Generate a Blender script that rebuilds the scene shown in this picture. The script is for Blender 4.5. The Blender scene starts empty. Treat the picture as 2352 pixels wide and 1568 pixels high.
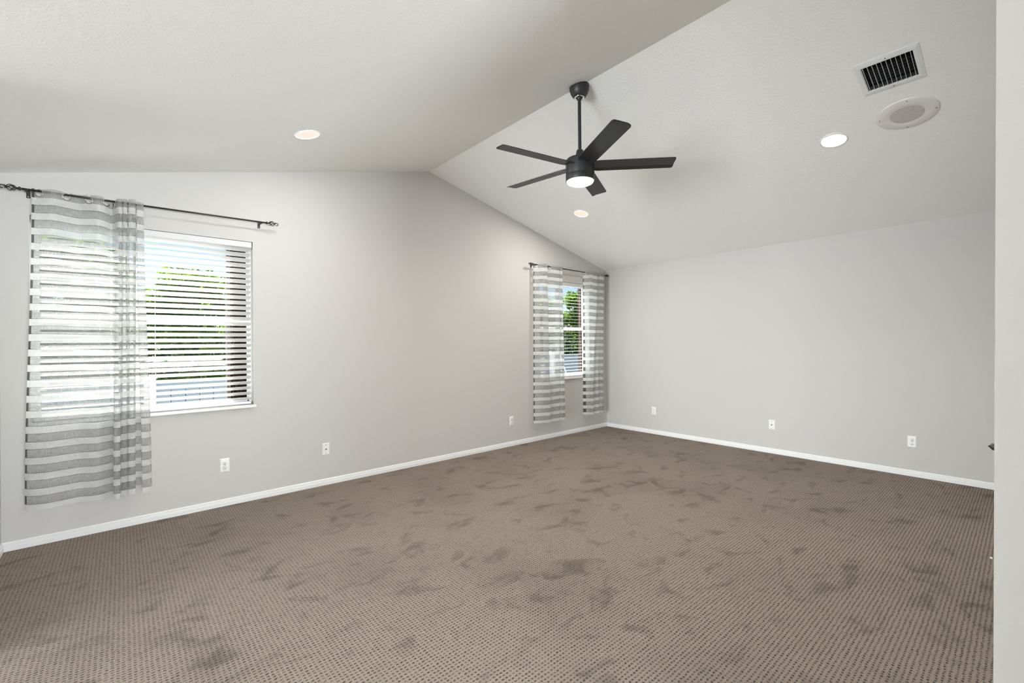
import bpy, bmesh, math, random
import numpy as np
from mathutils import Vector, Matrix, Euler

random.seed(7)
rng = np.random.default_rng(7)
SC = bpy.context.scene
COL = SC.collection
PI = math.pi
R = math.radians

# ------------------------------------------------------------------ camera
W, H = 2352, 1568
F_PX, YAW, PITCH, ROLL = 1033.53, .8558, .0025, -.0094
CAM = Vector((-5.7806, -4.3918, 1.33))
fw = Vector((math.cos(YAW), math.sin(YAW), 0)); rt = Vector((math.sin(YAW), -math.cos(YAW), 0)); up = Vector((0, 0, 1))
cF = math.cos(PITCH)*fw + math.sin(PITCH)*up
u0 = -math.sin(PITCH)*fw + math.cos(PITCH)*up
cR = math.cos(ROLL)*rt + math.sin(ROLL)*u0
cU = -math.sin(ROLL)*rt + math.cos(ROLL)*u0
cam = bpy.data.cameras.new('camera'); cam.sensor_width = 36; cam.lens = 36*F_PX/W; cam.clip_start = .01; cam.clip_end = 200
co = bpy.data.objects.new('camera', cam); COL.objects.link(co)
M = Matrix((cR, cU, -cF)).transposed().to_4x4(); M.translation = CAM; co.matrix_world = M
SC.camera = co

# ------------------------------------------------------------------ world, sun, fill lamps, exposure
SC.view_settings.view_transform = 'Standard'; SC.view_settings.look = 'None'
SC.view_settings.gamma = 1; SC.view_settings.use_curve_mapping = False
SC.view_settings.exposure = 0.2
wd = bpy.data.worlds.new('world'); SC.world = wd; wd.use_nodes = True
nt = wd.node_tree; nt.nodes.clear()
sky = nt.nodes.new('ShaderNodeTexSky'); sky.sky_type = 'NISHITA'; sky.sun_disc = False
sky.sun_elevation = R(61); sky.sun_rotation = R(-20); sky.air_density = 1.0; sky.dust_density = .4; sky.ozone_density = 2.0
bg = nt.nodes.new('ShaderNodeBackground'); bg.inputs[1].default_value = .15
wo = nt.nodes.new('ShaderNodeOutputWorld')
nt.links.new(sky.outputs[0], bg.inputs[0]); nt.links.new(bg.outputs[0], wo.inputs[0])

def lamp(name, kind, energy, loc, direction=None, color=(1, 1, 1), **kw):
    l = bpy.data.lights.new(name, kind); l.energy = energy; l.color = color
    for k, v in kw.items(): setattr(l, k, v)
    o = bpy.data.objects.new(name, l); COL.objects.link(o); o.location = loc
    if direction is not None: o.rotation_euler = Vector(direction).to_track_quat('-Z', 'Y').to_euler()
    return o
lamp('sun', 'SUN', 16.0, (0, 12, 12), (.10, -.47, -.88), (1, .98, .95), angle=R(.6))
# added fill lamps at unseen openings, standing in for daylight
lamp('side_room_fill', 'AREA', 720, (-11.9, -3.3, .9), (1, .06, .25), (.86, .94, 1), shape='RECTANGLE', size=3.0, size_y=2.1)
lamp('rear_fill', 'AREA', 1880, (-4.6, -11.05, .8), (0, .20, 1), (.86, .94, 1), shape='RECTANGLE', size=2.3, size_y=1.6)

# ------------------------------------------------------------------ helpers
def tag(o, label, cat=None, group=None, kind=None):
    o['label'] = label
    if cat: o['category'] = cat
    if group: o['group'] = group
    if kind: o['kind'] = kind
    return o

def empty(name, loc, label, cat, group=None, rot=None):
    o = bpy.data.objects.new(name, None); COL.objects.link(o); o.location = loc; o.empty_display_size = .05
    if rot is not None: o.rotation_euler = rot
    return tag(o, label, cat, group)

class MB:
    def __init__(s): s.v = []; s.f = []; s.sm = []
    def add(s, vs, fs, smooth=False):
        n = len(s.v); s.v += [tuple(v) for v in vs]; s.f += [tuple(i+n for i in f) for f in fs]; s.sm += [smooth]*len(fs); return s
    def box(s, x0, x1, y0, y1, z0, z1):
        vs = [(x, y, z) for z in (z0, z1) for y in (y0, y1) for x in (x0, x1)]
        return s.add(vs, [(0, 2, 3, 1), (4, 5, 7, 6), (0, 1, 5, 4), (2, 6, 7, 3), (0, 4, 6, 2), (1, 3, 7, 5)])
    def lathe(s, prof, n=32, mat=None, smooth=True, cap0=False, cap1=False):
        vs = []; fs = []
        for r, z in prof:
            for k in range(n):
                a = 2*PI*k/n; p = Vector((r*math.cos(a), r*math.sin(a), z)); vs.append(mat @ p if mat else p)
        for i in range(len(prof)-1):
            for k in range(n):
                a, b = i*n+k, i*n+(k+1) % n; fs.append((a, b, b+n, a+n))
        if cap0: fs.append(tuple(range(n))[::-1])
        if cap1: fs.append(tuple(range((len(prof)-1)*n, len(prof)*n)))
        return s.add(vs, fs, smooth)
    def tube(s, pts, rad, n=10, smooth=True, closed=False):
        pts = [Vector(p) for p in pts]; m = len(pts); vs = []; fs = []; prev = None
        for i, p in enumerate(pts):
            if closed: t = pts[(i+1) % m]-pts[i-1]
            else: t = pts[min(i+1, m-1)]-pts[max(i-1, 0)]
            t.normalize()
            if prev is None:
                a = Vector((0, 0, 1)) if abs(t.z) < .9 else Vector((1, 0, 0)); prev = t.cross(a).normalized()
            prev = (prev - t*prev.dot(t)).normalized(); b = t.cross(prev)
            rr = rad[i] if isinstance(rad, (list, tuple)) else rad
            for k in range(n):
                a = 2*PI*k/n; vs.append(p + prev*math.cos(a)*rr + b*math.sin(a)*rr)
        for i in range(m if closed else m-1):
            for k in range(n):
                a, b_ = i*n+k, i*n+(k+1) % n; c, d = ((i+1) % m)*n+k, ((i+1) % m)*n+(k+1) % n
                fs.append((a, b_, d, c))
        if not closed: fs += [tuple(range(n))[::-1], tuple(range((m-1)*n, m*n))]
        return s.add(vs, fs, smooth)
    def build(s, name, mat, parent=None, bevel=0, loc=None, kind=None):
        me = bpy.data.meshes.new(name); me.from_pydata(s.v, [], s.f); me.validate()
        bm = bmesh.new(); bm.from_mesh(me); bmesh.ops.recalc_face_normals(bm, faces=bm.faces); bm.to_mesh(me); bm.free()
        if len(me.polygons) == len(s.sm): me.polygons.foreach_set('use_smooth', s.sm)
        me.materials.append(mat); me.update()
        o = bpy.data.objects.new(name, me); COL.objects.link(o)
        if parent: o.parent = parent
        if loc: o.location = loc
        if bevel:
            b = o.modifiers.new('bevel', 'BEVEL'); b.width = bevel; b.segments = 2; b.limit_method = 'ANGLE'
        if kind: o['kind'] = kind
        return o

def copy_tree(o, parent=None):
    c = o.copy(); COL.objects.link(c)
    if parent: c.parent = parent; c.matrix_parent_inverse = o.matrix_parent_inverse.copy()
    for ch in [x for x in bpy.data.objects if x.parent == o]: copy_tree(ch, c)
    return c

# ------------------------------------------------------------------ materials
def lin(r, g, b):
    return tuple(((c/255)/12.92 if c/255 <= .04045 else ((c/255+.055)/1.055)**2.4) for c in (r, g, b)) + (1,)
class Mat:
    def __init__(s, name):
        s.m = bpy.data.materials.new(name); s.m.use_nodes = True; s.t = s.m.node_tree; s.t.nodes.clear()
        s.out = s.n('ShaderNodeOutputMaterial')
    def n(s, typ, **kw):
        x = s.t.nodes.new(typ)
        for k, v in kw.items():
            if k.startswith('i_'): x.inputs[k[2:].replace('_', ' ')].default_value = v
            else: setattr(x, k, v)
        return x
    def l(s, a, b): s.t.links.new(a, b)
    def math(s, op, a, b=None, c=None, clamp=False):
        x = s.n('ShaderNodeMath', operation=op); x.use_clamp = clamp
        for i, q in enumerate((a, b, c)):
            if q is None: continue
            if hasattr(q, 'node'): s.l(q, x.inputs[i])
            else: x.inputs[i].default_value = q
        return x.outputs[0]
    def mix(s, fac, a, b):
        x = s.n('ShaderNodeMix', data_type='RGBA')
        for sock, q in ((x.inputs[0], fac), (x.inputs[6], a), (x.inputs[7], b)):
            if hasattr(q, 'node'): s.l(q, sock)
            else: sock.default_value = q
        return x.outputs[2]
    def smooth(s, x, a, b):
        q = s.n('ShaderNodeMapRange', interpolation_type='SMOOTHSTEP'); s.l(x, q.inputs[0])
        q.inputs[1].default_value = a; q.inputs[2].default_value = b; return q.outputs[0]

def simple(name, col, rough=.5, metal=0, spec=.5, noise=0, nscale=60, bump=0):
    m = Mat(name); p = m.n('ShaderNodeBsdfPrincipled'); p.inputs['Roughness'].default_value = rough; p.inputs['Metallic'].default_value = metal
    p.inputs['Specular IOR Level'].default_value = spec
    tc = m.n('ShaderNodeTexCoord'); nz = m.n('ShaderNodeTexNoise'); nz.inputs['Scale'].default_value = nscale; m.l(tc.outputs['Object'], nz.inputs['Vector'])
    f = m.math('MULTIPLY_ADD', nz.outputs['Fac'], noise, 1-noise*.5)
    c = m.n('ShaderNodeVectorMath', operation='SCALE'); c.inputs[0].default_value = col[:3]; m.l(f, c.inputs['Scale']); m.l(c.outputs[0], p.inputs['Base Color'])
    if bump:
        b = m.n('ShaderNodeBump'); b.inputs['Strength'].default_value = bump; b.inputs['Distance'].default_value = .002
        m.l(nz.outputs['Fac'], b.inputs['Height']); m.l(b.outputs[0], p.inputs['Normal'])
    m.l(p.outputs[0], m.out.inputs[0]); return m.m

MT = {}
MT['wall'] = simple('wall_paint', lin(203, 200, 196), .75, spec=.25, noise=.02, nscale=180, bump=.12)
MT['hall_absorber'] = simple('hall_absorbing_grey', lin(150, 146, 142), .8)  # grey chosen for unseen hall walls to soak up stray fill light
MT['white'] = simple('white_gloss_paint', lin(238, 238, 236), .35, noise=.01)
MT['vinyl'] = simple('white_vinyl', lin(242, 242, 242), .3, noise=.01)
MT['valance'] = simple('valance_white', lin(216, 216, 214), .4, noise=.01)
MT['sill'] = simple('white_marble_sill', lin(236, 235, 232), .25, noise=.06, nscale=14)
MT['plate'] = simple('wall_plate_plastic', lin(240, 240, 236), .35, noise=.01)
MT['slot'] = simple('socket_slot_dark', lin(40, 36, 34), .6)
MT['steel'] = simple('bright_steel', lin(190, 188, 184), .25, metal=1)
MT['darksteel'] = simple('dull_steel', lin(90, 86, 82), .4, metal=1)
MT['black'] = simple('fan_matte_black', lin(41, 41, 42), .42, spec=.5, noise=.08, nscale=30)
MT['iron'] = simple('rod_black_iron', lin(38, 37, 36), .42, spec=.5, noise=.15, nscale=90)
MT['chrome'] = simple('chrome', lin(225, 225, 225), .08, metal=1)
MT['vent'] = simple('vent_white_enamel', lin(228, 230, 229), .45, noise=.01)
MT['duct'] = simple('duct_dark', lin(26, 26, 26), .8)
MT['vane'] = simple('vane_dark', lin(60, 60, 60), .6)
MT['speaker'] = simple('speaker_plate', lin(226, 221, 216), .5, noise=.01)
MT['can'] = simple('light_trim_white', lin(236, 235, 232), .4)
MT['bronze'] = simple('bronze_shutter', lin(92, 62, 50), .45, noise=.25, nscale=25)
MT['fencepost'] = simple('white_fence_post', lin(232, 234, 236), .5)
MT['fence'] = simple('grey_vinyl_fence', lin(118, 132, 142), .5, noise=.05, nscale=4)
MT['bark'] = simple('bark', lin(96, 84, 70), .9, noise=.6, nscale=20, bump=.6)
MT['grout'] = simple('cord_white', lin(235, 235, 232), .7)
MT['gasket'] = simple('dark_gasket', lin(70, 62, 60), .7)
MT['rubber'] = simple('white_rubber', lin(232, 228, 222), .6)

def emis(name, col, s):
    m = Mat(name); e = m.n('ShaderNodeEmission'); e.inputs[0].default_value = col; e.inputs[1].default_value = s
    m.l(e.outputs[0], m.out.inputs[0]); return m.m
MT['lens_warm'] = emis('lens_lit_warm', lin(255, 241, 224), .86)
MT['lens_cool'] = emis('lens_lit_white', lin(255, 255, 250), 1.1)
MT['fan_lens'] = emis('fan_lens_lit', lin(255, 246, 230), 1.25)

def glass():
    m = Mat('window_glass'); t = m.n('ShaderNodeBsdfTransparent'); t.inputs[0].default_value = (.93, .96, .96, 1)
    g = m.n('ShaderNodeBsdfGlossy'); g.inputs['Roughness'].default_value = .02
    lw = m.n('ShaderNodeLayerWeight'); lw.inputs[0].default_value = .5
    f = m.math('MULTIPLY_ADD', m.math('POWER', lw.outputs['Facing'], 4.0), .5, .006); mx = m.n('ShaderNodeMixShader')
    m.l(f, mx.inputs[0]); m.l(t.outputs[0], mx.inputs[1]); m.l(g.outputs[0], mx.inputs[2]); m.l(mx.outputs[0], m.out.inputs[0]); return m.m
MT['glass'] = glass()

def ceiling_mat():
    m = Mat('ceiling_knockdown'); p = m.n('ShaderNodeBsdfPrincipled'); p.inputs['Base Color'].default_value = lin(244, 243, 240)
    p.inputs['Roughness'].default_value = .85; p.inputs['Specular IOR Level'].default_value = .2
    tc = m.n('ShaderNodeTexCoord')
    n1 = m.n('ShaderNodeTexNoise'); n1.inputs['Scale'].default_value = 52; n1.inputs['Detail'].default_value = 3; n1.inputs['Distortion'].default_value = .7
    n2 = m.n('ShaderNodeTexNoise'); n2.inputs['Scale'].default_value = 75; n2.inputs['Detail'].default_value = 2
    m.l(tc.outputs['Object'], n1.inputs['Vector']); m.l(tc.outputs['Object'], n2.inputs['Vector'])
    a = m.smooth(n1.outputs['Fac'], .50, .55)
    h = m.math('MULTIPLY_ADD', n2.outputs['Fac'], .25, a)
    b = m.n('ShaderNodeBump'); b.inputs['Strength'].default_value = .36; b.inputs['Distance'].default_value = .0024
    m.l(h, b.inputs['Height']); m.l(b.outputs[0], p.inputs['Normal']); m.l(p.outputs[0], m.out.inputs[0]); return m.m
MT['ceiling'] = ceiling_mat()

def carpet_mat():
    m = Mat('loop_carpet'); p = m.n('ShaderNodeBsdfPrincipled'); p.inputs['Roughness'].default_value = .95; p.inputs['Specular IOR Level'].default_value = .08
    tc = m.n('ShaderNodeTexCoord'); sp = m.n('ShaderNodeSeparateXYZ'); m.l(tc.outputs['Object'], sp.inputs[0])
    wob = m.n('ShaderNodeTexNoise'); wob.inputs['Scale'].default_value = 30; m.l(tc.outputs['Object'], wob.inputs['Vector'])
    wv = m.math('MULTIPLY_ADD', wob.outputs['Fac'], .012, -.006)
    X = m.math('ADD', sp.outputs['X'], wv); Y = m.math('ADD', sp.outputs['Y'], wv)
    PX, PY = .0182, .0178
    v = m.math('DIVIDE', Y, PY); row = m.math('FLOOR', v)
    uu = m.math('DIVIDE', X, PX)
    du = m.math('ABSOLUTE', m.math('SUBTRACT', m.math('FRACT', uu), .5)); dv = m.math('ABSOLUTE', m.math('SUBTRACT', m.math('FRACT', v), .5))
    du2 = m.math('DIVIDE', du, .46); dv2 = m.math('DIVIDE', dv, .31)
    d = m.math('SQRT', m.math('ADD', m.math('MULTIPLY', du2, du2), m.math('MULTIPLY', dv2, dv2)))
    dash = m.math('SUBTRACT', 1.0, m.smooth(d, .25, 1.10))          # gap between the loops
    cb = m.n('ShaderNodeCombineXYZ'); m.l(m.math('FLOOR', uu), cb.inputs[0]); m.l(row, cb.inputs[1])
    wn_ = m.n('ShaderNodeTexWhiteNoise', noise_dimensions='2D'); m.l(cb.outputs[0], wn_.inputs['Vector'])
    dash = m.math('MULTIPLY', dash, m.math('MULTIPLY_ADD', wn_.outputs['Value'], .45, .55))
    gr = m.n('ShaderNodeTexNoise'); gr.inputs['Scale'].default_value = 340; gr.inputs['Detail'].default_value = 2; m.l(tc.outputs['Object'], gr.inputs['Vector'])
    grain = m.smooth(gr.outputs['Fac'], .40, .62)
    # footmarks: pile pressed the other way, streaky patches
    mp = m.n('ShaderNodeMapping'); mp.inputs['Rotation'].default_value = (0, 0, R(24)); mp.inputs['Scale'].default_value = (1.0, 1.5, 1); m.l(tc.outputs['Object'], mp.inputs[0])
    n1 = m.n('ShaderNodeTexNoise'); n1.inputs['Scale'].default_value = 4.6; n1.inputs['Detail'].default_value = 3.0; n1.inputs['Roughness'].default_value = .55; n1.inputs['Distortion'].default_value = .5; m.l(mp.outputs[0], n1.inputs['Vector'])
    n2 = m.n('ShaderNodeTexNoise'); n2.inputs['Scale'].default_value = 1.3; n2.inputs['Detail'].default_value = 2; m.l(tc.outputs['Object'], n2.inputs['Vector'])
    t = m.math('ADD', n1.outputs['Fac'], m.math('MULTIPLY_ADD', n2.outputs['Fac'], .22, -.11))
    foot = m.math('ADD', m.math('MULTIPLY', m.smooth(t, .52, .72), .8), m.math('MULTIPLY', m.smooth(n2.outputs['Fac'], .42, .72), .35))
    light, dark = lin(170, 157, 144), lin(52, 44, 37)
    c = m.mix(m.math('MULTIPLY', dash, .95), light, dark)
    c = m.mix(m.math('MULTIPLY', grain, .55), c, lin(102, 91, 81))
    c = m.mix(m.math('MULTIPLY', foot, .55), c, lin(86, 77, 68))
    m.l(c, p.inputs['Base Color'])
    h = m.math('MULTIPLY_ADD', grain, .25, m.math('SUBTRACT', 1.0, dash))
    b = m.n('ShaderNodeBump'); b.inputs['Strength'].default_value = .8; b.inputs['Distance'].default_value = .006
    m.l(h, b.inputs['Height']); m.l(b.outputs[0], p.inputs['Normal']); m.l(p.outputs[0], m.out.inputs[0]); return m.m
MT['carpet'] = carpet_mat()

def slat_mat():
    m = Mat('white_blind_slat'); d = m.n('ShaderNodeBsdfPrincipled'); d.inputs['Base Color'].default_value = lin(247, 247, 246); d.inputs['Roughness'].default_value = .35
    t = m.n('ShaderNodeBsdfTranslucent'); t.inputs[0].default_value = lin(252, 250, 246); mx = m.n('ShaderNodeMixShader'); mx.inputs[0].default_value = .55
    m.l(d.outputs[0], mx.inputs[1]); m.l(t.outputs[0], mx.inputs[2]); m.l(mx.outputs[0], m.out.inputs[0]); return m.m
MT['slat'] = slat_mat()

def curtain_mat(length, width):
    m = Mat('striped_sheer_curtain'); uv = m.n('ShaderNodeUVMap'); uv.uv_map = 'UVMap'; sp = m.n('ShaderNodeSeparateXYZ'); m.l(uv.outputs[0], sp.inputs[0])
    U, V = sp.outputs['X'], sp.outputs['Y']          # metres across, metres down from the top hem
    ph, fr = .108, .55; per = (length-.036-ph)/19.55
    q = m.math('DIVIDE', m.math('SUBTRACT', V, ph), per); f = m.math('FRACT', q)
    g = m.math('LESS_THAN', f, fr); g = m.math('MULTIPLY', g, m.math('GREATER_THAN', V, ph-.002))
    head = m.math('LESS_THAN', V, .060); grey = m.math('MAXIMUM', g, head)
    hem = m.math('GREATER_THAN', V, length-.036); grey = m.math('MULTIPLY', grey, m.math('SUBTRACT', 1.0, hem))
    # thin dark yarn at each stripe edge
    e1 = m.math('LESS_THAN', m.math('ABSOLUTE', m.math('SUBTRACT', f, .012)), .014)
    e2 = m.math('LESS_THAN', m.math('ABSOLUTE', m.math('SUBTRACT', f, fr-.012)), .014)
    line = m.math('MULTIPLY', m.math('MAXIMUM', e1, e2), m.math('GREATER_THAN', V, ph-.002)); line = m.math('MULTIPLY', line, m.math('SUBTRACT', 1.0, hem))
    side = m.math('MAXIMUM', m.math('LESS_THAN', U, .013), m.math('GREATER_THAN', U, width-.013))
    # woven thread streaks
    mp = m.n('ShaderNodeMapping'); mp.inputs['Scale'].default_value = (18, 620, 1); m.l(uv.outputs[0], mp.inputs[0])
    na = m.n('ShaderNodeTexNoise'); na.inputs['Scale'].default_value = 1; na.inputs['Detail'].default_value = 2; m.l(mp.outputs[0], na.inputs['Vector'])
    mq = m.n('ShaderNodeMapping'); mq.inputs['Scale'].default_value = (620, 22, 1); m.l(uv.outputs[0], mq.inputs[0])
    nb = m.n('ShaderNodeTexNoise'); nb.inputs['Scale'].default_value = 1; nb.inputs['Detail'].default_value = 2; m.l(mq.outputs[0], nb.inputs['Vector'])
    th = m.math('MULTIPLY', m.math('ADD', na.outputs['Fac'], nb.outputs['Fac']), .5)
    th = m.smooth(th, .36, .64)
    colg = m.mix(th, lin(162, 162, 161), lin(216, 216, 214)); colw = m.mix(th, lin(243, 243, 242), lin(253, 253, 252))
    c = m.mix(grey, colw, colg); c = m.mix(line, c, lin(58, 58, 60))
    c = m.mix(m.math('MULTIPLY', side, grey), c, lin(86, 86, 84))
    op = m.math('MULTIPLY_ADD', grey, -.30, .85); op = m.math('ADD', op, m.math('MULTIPLY_ADD', th, .16, -.08))
    op = m.math('MAXIMUM', op, m.math('MULTIPLY', line, .62)); op = m.math('MAXIMUM', op, m.math('MULTIPLY', side, .88)); op = m.math('MAXIMUM', op, m.math('MULTIPLY', hem, .9)); op = m.math('MAXIMUM', op, m.math('MULTIPLY', head, .66))
    d = m.n('ShaderNodeBsdfDiffuse'); m.l(c, d.inputs[0])
    t = m.n('ShaderNodeBsdfTranslucent'); m.l(c, t.inputs[0])
    mx = m.n('ShaderNodeMixShader'); mx.inputs[0].default_value = .60; m.l(d.outputs[0], mx.inputs[1]); m.l(t.outputs[0], mx.inputs[2])
    tr = m.n('ShaderNodeBsdfTransparent'); m2 = m.n('ShaderNodeMixShader'); m.l(op, m2.inputs[0]); m.l(tr.outputs[0], m2.inputs[1]); m.l(mx.outputs[0], m2.inputs[2])
    m.l(m2.outputs[0], m.out.inputs[0]); return m.m

def leaf_mat(name, c0, c1, tr=.5):
    m = Mat(name); g = m.n('ShaderNodeNewGeometry')
    c = m.mix(g.outputs['Random Per Island'], c0, c1)
    d = m.n('ShaderNodeBsdfPrincipled'); d.inputs['Roughness'].default_value = .7; d.inputs['Specular IOR Level'].default_value = .15; m.l(c, d.inputs['Base Color'])
    t = m.n('ShaderNodeBsdfTranslucent'); v = m.n('ShaderNodeVectorMath', operation='MULTIPLY'); m.l(c, v.inputs[0]); v.inputs[1].default_value = (1.25, 1.25, .7); m.l(v.outputs[0], t.inputs[0])
    mx = m.n('ShaderNodeMixShader'); mx.inputs[0].default_value = tr; m.l(d.outputs[0], mx.inputs[1]); m.l(t.outputs[0], mx.inputs[2]); m.l(mx.outputs[0], m.out.inputs[0]); return m.m
MT['leaf'] = leaf_mat('leaf_bright', lin(58, 98, 24), lin(132, 166, 48), .6)
MT['leafdark'] = leaf_mat('leaf_dark', lin(22, 42, 20), lin(60, 86, 36), .35)
MT['frond'] = leaf_mat('frond_leaf', lin(42, 70, 26), lin(92, 114, 46), .4)
MT['bounce_ground'] = simple('pale_bounce_ground', lin(228, 227, 224), .8, noise=.12, nscale=6, bump=.2)  # pale colour of the unseen slab added to bounce sun upward
MT['lawn'] = simple('lawn_grass', lin(60, 86, 40), .9, noise=.7, nscale=30, bump=.8)

# ------------------------------------------------------------------ room shell
XW = -6.377; XR = -3.1704; ZR = 3.2501; ZE = 2.4484
ZW = ZR - .2446*(XR-XW)
YF = -4.34; FT = .12; RY = -11.0
def zc(x): return ZE + (ZR-ZE)/XR*x if x >= XR else ZR + .2446*(x-XR)

def poly_with_holes(outer, holes, to3):
    bm = bmesh.new(); es = []
    for loop in [outer]+holes:
        vs = [bm.verts.new(to3(p)) for p in loop]
        for i in range(len(vs)): es.append(bm.edges.new((vs[i], vs[(i+1) % len(vs)])))
    bmesh.ops.triangle_fill(bm, use_beauty=True, use_dissolve=False, edges=es)
    return bm
def bm_obj(bm, name, mat, kind='structure', parent=None):
    me = bpy.data.meshes.new(name); bmesh.ops.recalc_face_normals(bm, faces=bm.faces); bm.to_mesh(me); bm.free(); me.materials.append(mat)
    o = bpy.data.objects.new(name, me); COL.objects.link(o)
    if kind: o['kind'] = kind
    if parent: o.parent = parent
    return o
def reveal(bm, rect, to3, depth_vec):
    p = [Vector(to3(q)) for q in rect]; dv = Vector(depth_vec)
    a = [bm.verts.new(q) for q in p]; b = [bm.verts.new(q+dv) for q in p]
    for i in range(4): bm.faces.new((a[i], a[(i+1) % 4], b[(i+1) % 4], b[i]))

W1 = (-6.243, -4.918, .800, 2.220); W2 = (-1.455, -.405, .800, 2.198)
WT = .14
def rect(w): return [(w[0], w[2]), (w[1], w[2]), (w[1], w[3]), (w[0], w[3])]
gable = [(XW, 0), (0, 0), (0, ZE), (XR, ZR), (XW, ZW)]
bm = poly_with_holes(gable, [rect(W1), rect(W2)], lambda p: (p[0], 0, p[1]))
for w in (W1, W2): reveal(bm, rect(w), lambda p: (p[0], 0, p[1]), (0, WT, 0))
tag(bm_obj(bm, 'wall_left', MT['wall']), 'pale greige gable wall holding both curtained windows', 'wall')
bmo = poly_with_holes([(XW-.2, -.22), (.2, -.22), (.2, ZE), (XR, ZR+.05), (XW-.2, ZW)], [rect(W1), rect(W2)], lambda p: (p[0], WT, p[1]))
wo_ = bm_obj(bmo, 'wall_exterior', MT['wall']); tag(wo_, 'outside face of the gable wall around the windows', 'wall')
mb = MB().box(0, .12, YF-.12, .14, -.02, ZE)
tag(mb.build('wall_right', MT['wall'], kind='structure'), 'long blank pale greige wall on the right with three wall plates', 'wall')

# near wall: a doorway jamb beside the camera, then the wall with the closet door
XJ = -4.31
# left edge slightly out of plumb (the edge is plumb in the picture)
def edge_y(p): return YF - .0114*(p[1]-1.33) if abs(p[0]-XJ) < 1e-6 else YF
DX0, DX1, DZ = -4.04, -3.10, 2.05
prof = [(XJ, 0), (DX0, 0), (DX0, DZ), (DX1, DZ), (DX1, 0), (0, 0), (0, ZE), (XR, ZR), (XJ, zc(XJ))]
bm = bmesh.new()
v0 = [bm.verts.new((p[0], edge_y(p), p[1])) for p in prof]
f = bm.faces.new(v0); r_ = bmesh.ops.extrude_face_region(bm, geom=[f])
for v in [g for g in r_['geom'] if isinstance(g, bmesh.types.BMVert)]: v.co.y -= FT
wn = bm_obj(bm, 'wall_near', MT['wall']); tag(wn, 'near pale wall whose vertical edge fills the right margin', 'wall')

# unseen: left end wall, hall, and a side room added for its fill lamp
XO, YO = -12.0, -1.5
tag(MB().box(XW-.1, XW, RY, -3.75, 0, ZW+.02).build('wall_light_block', MT['hall_absorber'], kind='structure'), 'unseen wall added to keep side fill light off the near wall edge', 'wall')  # added blocker shielding the near wall edge from the side fill
tag(MB().box(XW-.1, XW, YO, 0, 0, ZW+.02).build('wall_end', MT['wall'], kind='structure'), 'short end wall beside the left curtain, outside the frame', 'wall')
tag(MB().box(XO, XW-.1, YO, YO+.1, 0, ZW+.02).build('wall_side', MT['wall'], kind='structure'), 'wall of the added, unseen side room left of the viewpoint', 'wall')
tag(MB().box(XO, XW, RY-.1, RY, 0, ZW+.02).build('wall_side_rear', MT['wall'], kind='structure'), 'rear wall of the added, unseen side room', 'wall')
bm = poly_with_holes([(RY, 0), (YO, 0), (YO, ZW), (RY, ZW)], [[(-4.85, .05), (-1.75, .05), (-1.75, 2.42), (-4.85, 2.42)]], lambda p: (XO, p[0], p[1]))
tag(bm_obj(bm, 'wall_west', MT['wall']), 'unseen side room wall with an opening added for the fill lamp', 'wall')
tag(MB().box(XO, XW, RY, YO, ZW, ZW+.05).build('ceiling_side', MT['ceiling'], kind='structure'), 'flat ceiling of the added, unseen side room', 'ceiling')
bm = poly_with_holes([(XW, 0), (XR, 0), (XR, ZR), (XW, ZW)], [[(-6.25, .05), (-3.45, .05), (-3.45, 2.4), (-6.25, 2.4)]], lambda p: (p[0], RY, p[1]))
tag(bm_obj(bm, 'wall_back', MT['wall']), 'unseen rear hall wall with an opening added for the fill lamp', 'wall')  # rear opening added for its fill lamp
tag(MB().box(XR, XR+.1, RY, YF-FT, 0, ZR).build('wall_hall', MT['hall_absorber'], kind='structure'), 'hall side wall behind the near wall', 'wall')

tag(MB().box(XW-.1, .02, RY, .0, -.1, 0).box(XO, XW-.1, RY, YO, -.1, 0).build('floor', MT['carpet'], kind='structure'), 'taupe patterned loop carpet with darker footmarks', 'floor')

# ceiling fixtures as ceiling coordinates
def slope_frame(x, y):
    """origin and axes of a ceiling fixture: local -z looks into the room"""
    s = -(ZR-ZE)/abs(XR) if x > XR else .2446
    ax = Vector((1, 0, s)).normalized(); ay = Vector((0, 1, 0)); az = ax.cross(ay)
    Mx = Matrix((ax, ay, az)).transposed().to_4x4(); Mx.translation = Vector((x, y, zc(x))); return Mx
LIGHTS = [(-4.745, -.937), (-1.633, -.895), (-1.636, -3.413)]
VENT = (-2.163, -3.831); SPK = (-1.697, -3.850)
def circle(x, y, r, n=40):
    c = 1/math.sqrt(1+((ZR-ZE)/XR)**2)
    return [(x+r*c*math.cos(2*PI*k/n), y+r*math.sin(2*PI*k/n)) for k in range(n)]
bm = poly_with_holes([(XR, YF), (0, YF), (0, 0), (XR, 0)], [circle(*LIGHTS[1], .080), circle(*LIGHTS[2], .080), [(VENT[0]+a*.116, VENT[1]+b*.122) for a, b in ((-1, -1), (1, -1), (1, 1), (-1, 1))]], lambda p: (p[0], p[1], zc(p[0]+1e-7)))
b2 = poly_with_holes([(XW, RY), (XR, RY), (XR, YF), (XR, 0), (XW, 0)], [circle(*LIGHTS[0], .080)], lambda p: (p[0], p[1], zc(p[0]-1e-7)))
me_ = bpy.data.meshes.new('t'); b2.to_mesh(me_); b2.free(); bm.from_mesh(me_); bmesh.ops.remove_doubles(bm, verts=bm.verts, dist=1e-4)
tag(bm_obj(bm, 'ceiling', MT['ceiling']), 'white knockdown textured vaulted ceiling meeting at a ridge', 'ceiling')

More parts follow.
